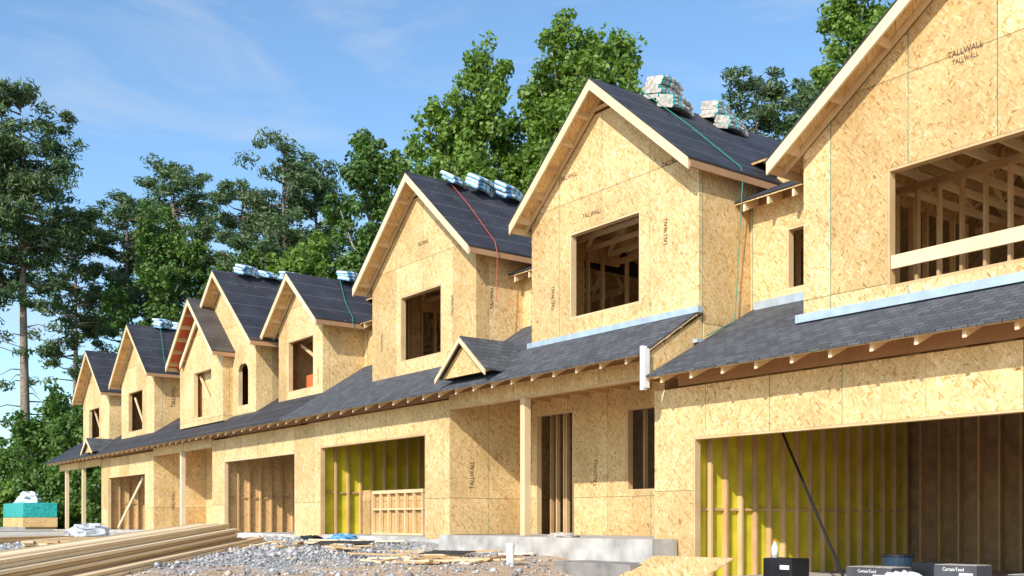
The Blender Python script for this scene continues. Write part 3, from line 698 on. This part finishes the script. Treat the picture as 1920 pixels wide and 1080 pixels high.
def carton(x,y,z,w,d,h,mat,text,label):
    c=empty('carton',(x,y,z),label,'carton','cartons stored at the garage')
    MB().box(x-w/2,x+w/2,y-d/2,y+d/2,z,z+h).make('carton_body',mat,c,bevel=.006)
    MB().box(x-w/2+.01,x+w/2-.01,y-d/2+.01,y+d/2-.01,z+h+.001,z+h+.006).make('carton_lid',TANW if text else mat,c)
    if text: stamp(c,text,x-.02,y-d/2-.004,z+h-.05,'y',False,.06,WHITE,'printed_text',.0005,.9)
    box('printed_label',WHITE,c,x+w*.10,x+w*.42,y-d/2-.003,y-d/2-.0005,z+h-.15,z+h-.09)
carton(-9.5,12.0,-.90,.50,.4,.35,BLACK,None,'black carton standing in the garage opening')
carton(-8.0,12.0,-.90,.68,.45,.28,GREYB,'CertainTeed','grey carton with white lettering in the garage opening')
carton(-7.45,12.6,-.90,.6,.45,.34,BLACK,None,'black carton standing in the garage opening')
carton(-6.75,11.95,-.90,.62,.4,.17,GREYB,'CertainTeed','grey carton with white lettering in the garage opening')
carton(-6.80,11.95,-.72,.55,.36,.17,GREYB,'CertainTeed','grey carton with white lettering stacked on another carton')
carton(-5.95,12.05,-.90,.5,.4,.26,GREYB,'CertainTeed','grey carton with white lettering in the garage opening')
bx,by,bz=-9.62,11.9,-.541
bt=empty('bottle',(bx,by,bz),'white plastic bottle with orange cap standing on a carton','bottle')
MB().tube([(bx,by,bz),(bx,by,bz+.15),(bx,by,bz+.20),(bx,by,bz+.23)],[.05,.05,.025,.02],12).make('bottle_body',WHITE,bt,smooth=True)
MB().tube([(bx,by,bz+.231),(bx,by,bz+.26)],[.026,.026],12).make('bottle_cap',simple('orange',(.7,.2,.03)),bt)
tb=empty('tub',(-8.2,12.75,-.9),'dark round plastic tub with rim inside the garage','tub')
MB().tube([(-8.2,12.75,-.9),(-8.2,12.75,-.50)],[.17,.21],20).make('tub_body',simple('tub_blue',(.02,.045,.08)),tb); MB().tube([(-8.2,12.75,-.498),(-8.2,12.75,-.47)],[.225,.225],20).make('tub_lid',BLACK,tb)
sf=MB(); sf.box(-23.02,-22.62,12.50,12.53,-.35,.74,1); sf.box(-22.6,-20.2,12.63,12.66,-.355,.70,1)
sf.box(-22.6,-20.2,12.53,12.625,.64,.72); sf.box(-22.6,-20.2,12.53,12.62,.24,.28); sf.box(-22.6,-20.2,12.53,12.62,-.355,-.31)
for i in range(7): sf.box(-22.6+i*.39,-22.56+i*.39,12.531,12.615,-.308,.637)
sf.make('knee_partition',[WOOD,OSBS],None,label='low open stud partition clad with board standing in a garage',category='partition')
ts=empty('timber_stack',(-56.9,11.8,-.45),'teal wrapped timber stack on sheets of board','timber stack')
box('stack_base',OSBP,ts,-59.4,-54.7,11.0,12.6,-.34,.12); box('stack_wrap',TEAL,ts,-59.4,-54.7,11.0,12.6,.125,.85,bevel=.03)
for x in (-59.2,-57.1,-55.0): box('bearer',WOOD,ts,x,x+.12,11.0,12.6,-.45,-.341)
crumple('plastic_bag',-57.3,11.8,.86,.6,.55,PLAST,'crumpled clear plastic sheeting on top of a timber stack','plastic sheeting',7)

# ================================================================= trees
def leafquads(C,Rr,nper,size,asp,flat,rg):
    n=len(C)*nper; c=np.repeat(C,nper,0); r=np.repeat(Rr,nper)
    d=rg.normal(size=(n,3)); d/=np.linalg.norm(d,axis=1)[:,None]
    rad=r*rg.random(n)**.45; p=c+d*rad[:,None]*np.array([1,1,flat])
    nr=d+rg.normal(size=(n,3))*.7+np.array([0,0,.35]); nr/=np.linalg.norm(nr,axis=1)[:,None]
    t=np.cross(nr,rg.normal(size=(n,3))); t/=np.linalg.norm(t,axis=1)[:,None]; bt=np.cross(nr,t)
    s=size*rg.uniform(.6,1.3,n)[:,None]
    V=np.stack([p-t*s,p-bt*s*asp*.9,p+t*s,p+bt*s*asp],1)
    return V.reshape(-1,3)
LB={'p':'tall dark green pine with bare lower trunk behind the houses','d':'leafy green broadleaf tree behind the houses','s':'leafy green shrub at the edge of the site'}
def tree(x,y,zt,hw,kind,seed,cb=.35,label=None,mat=None,dens=1.0,full=1.0):
    rg=np.random.default_rng(seed); zg=float(gh(x,y)); Hh=zt-zg; z0=zg+Hh*cb
    T=empty({'p':'pine_tree','d':'broadleaf_tree','s':'shrub'}[kind],(x,y,zg),label or LB[kind],'tree' if kind!='s' else 'shrub','trees around the site')
    tr=MB(); lean=rg.uniform(-.5,.5,2); pts=[];rs=[]
    r0=.012*Hh+.05
    for i in range(8):
        f=i/7; pts.append((x+lean[0]*f+rg.uniform(-.1,.1)*f,y+lean[1]*f,zg-.2+(Hh*.95)*f)); rs.append(r0*(1-.85*f))
    tr.tube(pts,rs,8)
    ax=lambda z:(x+lean[0]*(z-zg)/Hh,y+lean[1]*(z-zg)/Hh)
    C=[];Rr=[]
    if kind=='p':
        z=z0
        while z<zt-.3:
            f=(z-z0)/(zt-z0); Lm=hw*(1.0-.62*f**1.5)*(.45+.55*min(1,f*3)); nb=int(rg.integers(2,5)) if f<.25 else int(rg.integers(3,6))
            for k in range(nb):
                a=rg.uniform(0,6.28); l=Lm*rg.uniform(.45,1.1); zz=z+rg.uniform(-.3,.3); up=rg.uniform(.0,.35)
                bx,by=ax(zz); e=np.array([bx+l*math.cos(a),by+l*math.sin(a),zz+l*up])
                tr.tube([(bx,by,zz),tuple((np.array([bx,by,zz])*.5+e*.5)+np.array([0,0,-.08*l])),tuple(e)],[.05+.01*l,.035,.015],4)
                m=max(2,int(l/.75))
                for q in range(m):
                    ff=.45+.55*(q+1)/m; s=np.array([bx,by,zz])*(1-ff)+e*ff
                    C.append(s+rg.normal(size=3)*np.array([.4,.4,.25])); Rr.append(rg.uniform(.45,.9))
            z+=rg.uniform(.5,1.0)/full
        bx,by=ax(zt); C.append(np.array([bx,by,zt-.5])); Rr.append(.5)
        C=np.array(C);Rr=np.array(Rr); per=int(90*dens); V=leafquads(C,Rr,per,.20,.28,.6,rg); lm=mat or NEED
        for k in range(12):
            zz=zg+(z0-zg)*rg.uniform(.4,1.0); a=rg.uniform(0,6.28); l=rg.uniform(.8,3.2); bx,by=ax(zz)
            tr.tube([(bx,by,zz),(bx+l*.5*math.cos(a),by+l*.5*math.sin(a),zz+.1),(bx+l*math.cos(a),by+l*math.sin(a),zz-.25)],[.05,.03,.012],4)
            if rg.random()<.5:
                C2=np.array([[bx+l*math.cos(a),by+l*math.sin(a),zz-.1]]); V=np.concatenate([V,leafquads(C2,np.array([.6]),60,.2,.3,.6,rg)])
    else:
        lob=[]; nl=int(9+(zt-z0)/1.0)
        lob.append((0,0,zt-1.5,hw*.3,1.6)); lob.append((0,0,(z0+zt)/2,hw*.5,(zt-z0)*.42)); lob.append((0,0,zt-(zt-z0)*.28,hw*.4,(zt-z0)*.2))
        for k in range(nl):
            f=(k+.5)/nl*.92; prof=math.sin(math.pi*min(.95,max(.08,.22+.70*f)))**.6
            a=2.4*k+rg.uniform(-.4,.4); rr=hw*prof*rg.uniform(.45,.9)
            lob.append((rr*math.cos(a),rr*math.sin(a),z0+(zt-z0)*f,hw*rg.uniform(.2,.36),rg.uniform(.8,2.1)))
        for (dx,dy,zz,rx,rz) in lob:
            bx,by=ax(zz); m=int(6+rx*rx*7+rz*3)
            for q in range(m):
                d=rg.normal(size=3); d/=np.linalg.norm(d); rr=rg.uniform(.4,1.05)
                C.append(np.array([bx+dx+d[0]*rx*rr,by+dy+d[1]*rx*rr,zz+d[2]*rz*rr])); Rr.append(rg.uniform(.25,.7))
            zs=max(zg+.5,zz-rz-.8*math.hypot(dx,dy)); sx,sy=ax(zs)
            tr.tube([(sx,sy,zs),(sx+dx*.6,sy+dy*.6,(zs+zz)/2),(bx+dx,by+dy,zz+rz*.4)],[r0*.35,r0*.2,.02],5)
        C=np.array(C);Rr=np.array(Rr); per=int(60*dens); V=leafquads(C,Rr,per,.13,.7,.9,rg); lm=mat or LEAF
    tr.make('trunk',BARK if kind=='p' else BARKG,T,smooth=True)
    o=Vector(wl(T)); V=V-np.array(o); F=np.arange(len(V)).reshape(-1,4)
    me=npmesh('crown',V,F,[lm]); c=bpy.data.objects.new('crown',me); COL.objects.link(c); c.parent=T; c['_w']=tuple(o)
D='d';Pn='p'
tree(-48.5,27.0,21.0,2.6,D,11,.2,mat=LEAFD); tree(-50.4,29.4,17.5,3.0,D,12,.2,mat=LEAFD)
tree(-42.2,27.0,20.4,2.5,D,13,.25); tree(-41.0,28.7,22.8,2.3,D,14,.3)
tree(-39.3,31.0,21.6,2.2,D,15,.3); tree(-37.0,30.7,23.6,2.5,D,16,.3); tree(-37.1,33.8,23.6,2.5,D,17,.3)
tree(-43.3,32.3,19.2,3.0,D,18,.2,mat=LEAFD); tree(-39.8,26.9,16.4,2.8,D,19,.2); tree(-36.0,32.0,20.2,2.8,D,26,.25)
tree(-34.5,33.5,19.4,2.8,D,20,.25); tree(-30.3,43.0,26.6,2.6,D,21,.3); tree(-29.0,43.6,25.0,2.4,D,27,.3)
tree(-63.8,21.6,19.0,3.8,D,22,.2,mat=LEAFD); tree(-55.1,26.4,16.2,3.4,D,23,.2); tree(-59.5,24.0,15.9,3.4,D,24,.2,mat=LEAFD)
tree(-52.0,25.0,15.0,3.0,D,25,.2)
tree(-65.0,13.3,24.6,4.4,Pn,31,.52,full=1.15); tree(-64.4,10.7,23.0,4.4,Pn,32,.50,full=1.15); tree(-71.7,17.6,19.8,3.6,Pn,33,.5)
tree(-72,24,25.2,4.8,Pn,34,.42,full=1.1); tree(-71.7,21,22.3,4.2,Pn,35,.45)
tree(-58.7,26.7,23.3,3.8,Pn,36,.45,full=1.15); tree(-63.3,25.5,22.0,3.8,Pn,37,.42); tree(-60.2,29.6,22.6,3.4,Pn,38,.42)
tree(-39.6,47.2,26.0,3.2,Pn,39,.5,full=1.2); tree(-39.3,51,26.2,3.0,Pn,40,.5,full=1.2); tree(-43,30,16,3,D,44,.2)
tree(-36.5,50,24.6,3.0,Pn,45,.5,full=1.2)
tree(-63.1,20.0,12.5,3.2,D,42,.1,mat=LEAFD)
SL='leafy green small tree at the edge of the site'
tree(-56.5,14.6,6.0,2.3,D,51,.05,SL,LEAFD); tree(-60.5,13.4,6.6,2.4,D,52,.05,SL,LEAFD); tree(-63.7,15.0,5.6,2.6,D,53,.05,SL,LEAFD); tree(-66,18,5.5,3.0,D,54,.02,SL)
tree(-70,14,5.0,3.2,D,55,.02,SL,LEAFD); tree(-58.0,17.5,4.5,2.4,D,56,.02,SL,LEAFD); tree(-66.5,19.5,8.5,3.0,D,41,.05,mat=LEAFD)
tree(-53.0,14.6,1.6,1.2,'s',57,.05,None,LEAFD,1.3); tree(-61.6,11.2,1.0,1.2,'s',58,.05,None,LEAF,1.3)

# ================================================================= world, sun, camera
EL=math.radians(33); AZ=math.radians(26)
w=bpy.data.worlds.new('World'); scene.world=w; w.use_nodes=True; nt=w.node_tree; nt.nodes.clear()
out=nt.nodes.new('ShaderNodeOutputWorld'); bg=nt.nodes.new('ShaderNodeBackground'); bg.inputs[1].default_value=0.15
sky=nt.nodes.new('ShaderNodeTexSky'); sky.sky_type='NISHITA'; sky.sun_disc=False; sky.sun_elevation=EL; sky.sun_rotation=math.pi-AZ
sky.air_density=1.0; sky.dust_density=.7; sky.ozone_density=1.7
tc=N(nt,'ShaderNodeTexCoord'); mp=N(nt,'ShaderNodeMapping'); mp.inputs['Scale'].default_value=(1.0,1.6,6.5); mp.inputs['Rotation'].default_value=(.25,.2,.3)
L(nt,tc.outputs['Generated'],mp.inputs[0]); no=N(nt,'ShaderNodeTexNoise'); no.inputs['Scale'].default_value=2.4; no.inputs['Detail'].default_value=9; no.inputs['Roughness'].default_value=.58; no.inputs['Distortion'].default_value=.8
L(nt,mp.outputs[0],no.inputs['Vector'])
f=M(nt,'MULTIPLY',M(nt,'SUBTRACT',no.outputs[0],.50,None,True),1.8,None,True)
skc=mix(nt,1.0,sky.outputs[0],(1.22,1.46,1.56),'MULTIPLY')
L(nt,mix(nt,f,skc,(4.6,5.1,5.7)),bg.inputs[0]); L(nt,bg.outputs[0],out.inputs[0])
sd=bpy.data.lights.new('sun','SUN'); sd.energy=4.9; sd.angle=math.radians(.5); sd.color=(1,.95,.875)
so=bpy.data.objects.new('sun',sd); COL.objects.link(so)
so.rotation_euler=Vector((math.sin(AZ)*math.cos(EL),-math.cos(AZ)*math.cos(EL),math.sin(EL))).to_track_quat('Z','Y').to_euler()
cam=bpy.data.cameras.new('camera'); co=bpy.data.objects.new('camera',cam); COL.objects.link(co)
cam.sensor_width=36; cam.lens=36.26; cam.shift_y=435/1920; cam.clip_end=6000; cam.clip_start=.1
co.location=(0,0,0); co.rotation_euler=(math.pi/2,0,math.radians(53.25)); scene.camera=co
scene.view_settings.view_transform='Standard'
for o in scene.objects:
    if '_w' in o: del o['_w']
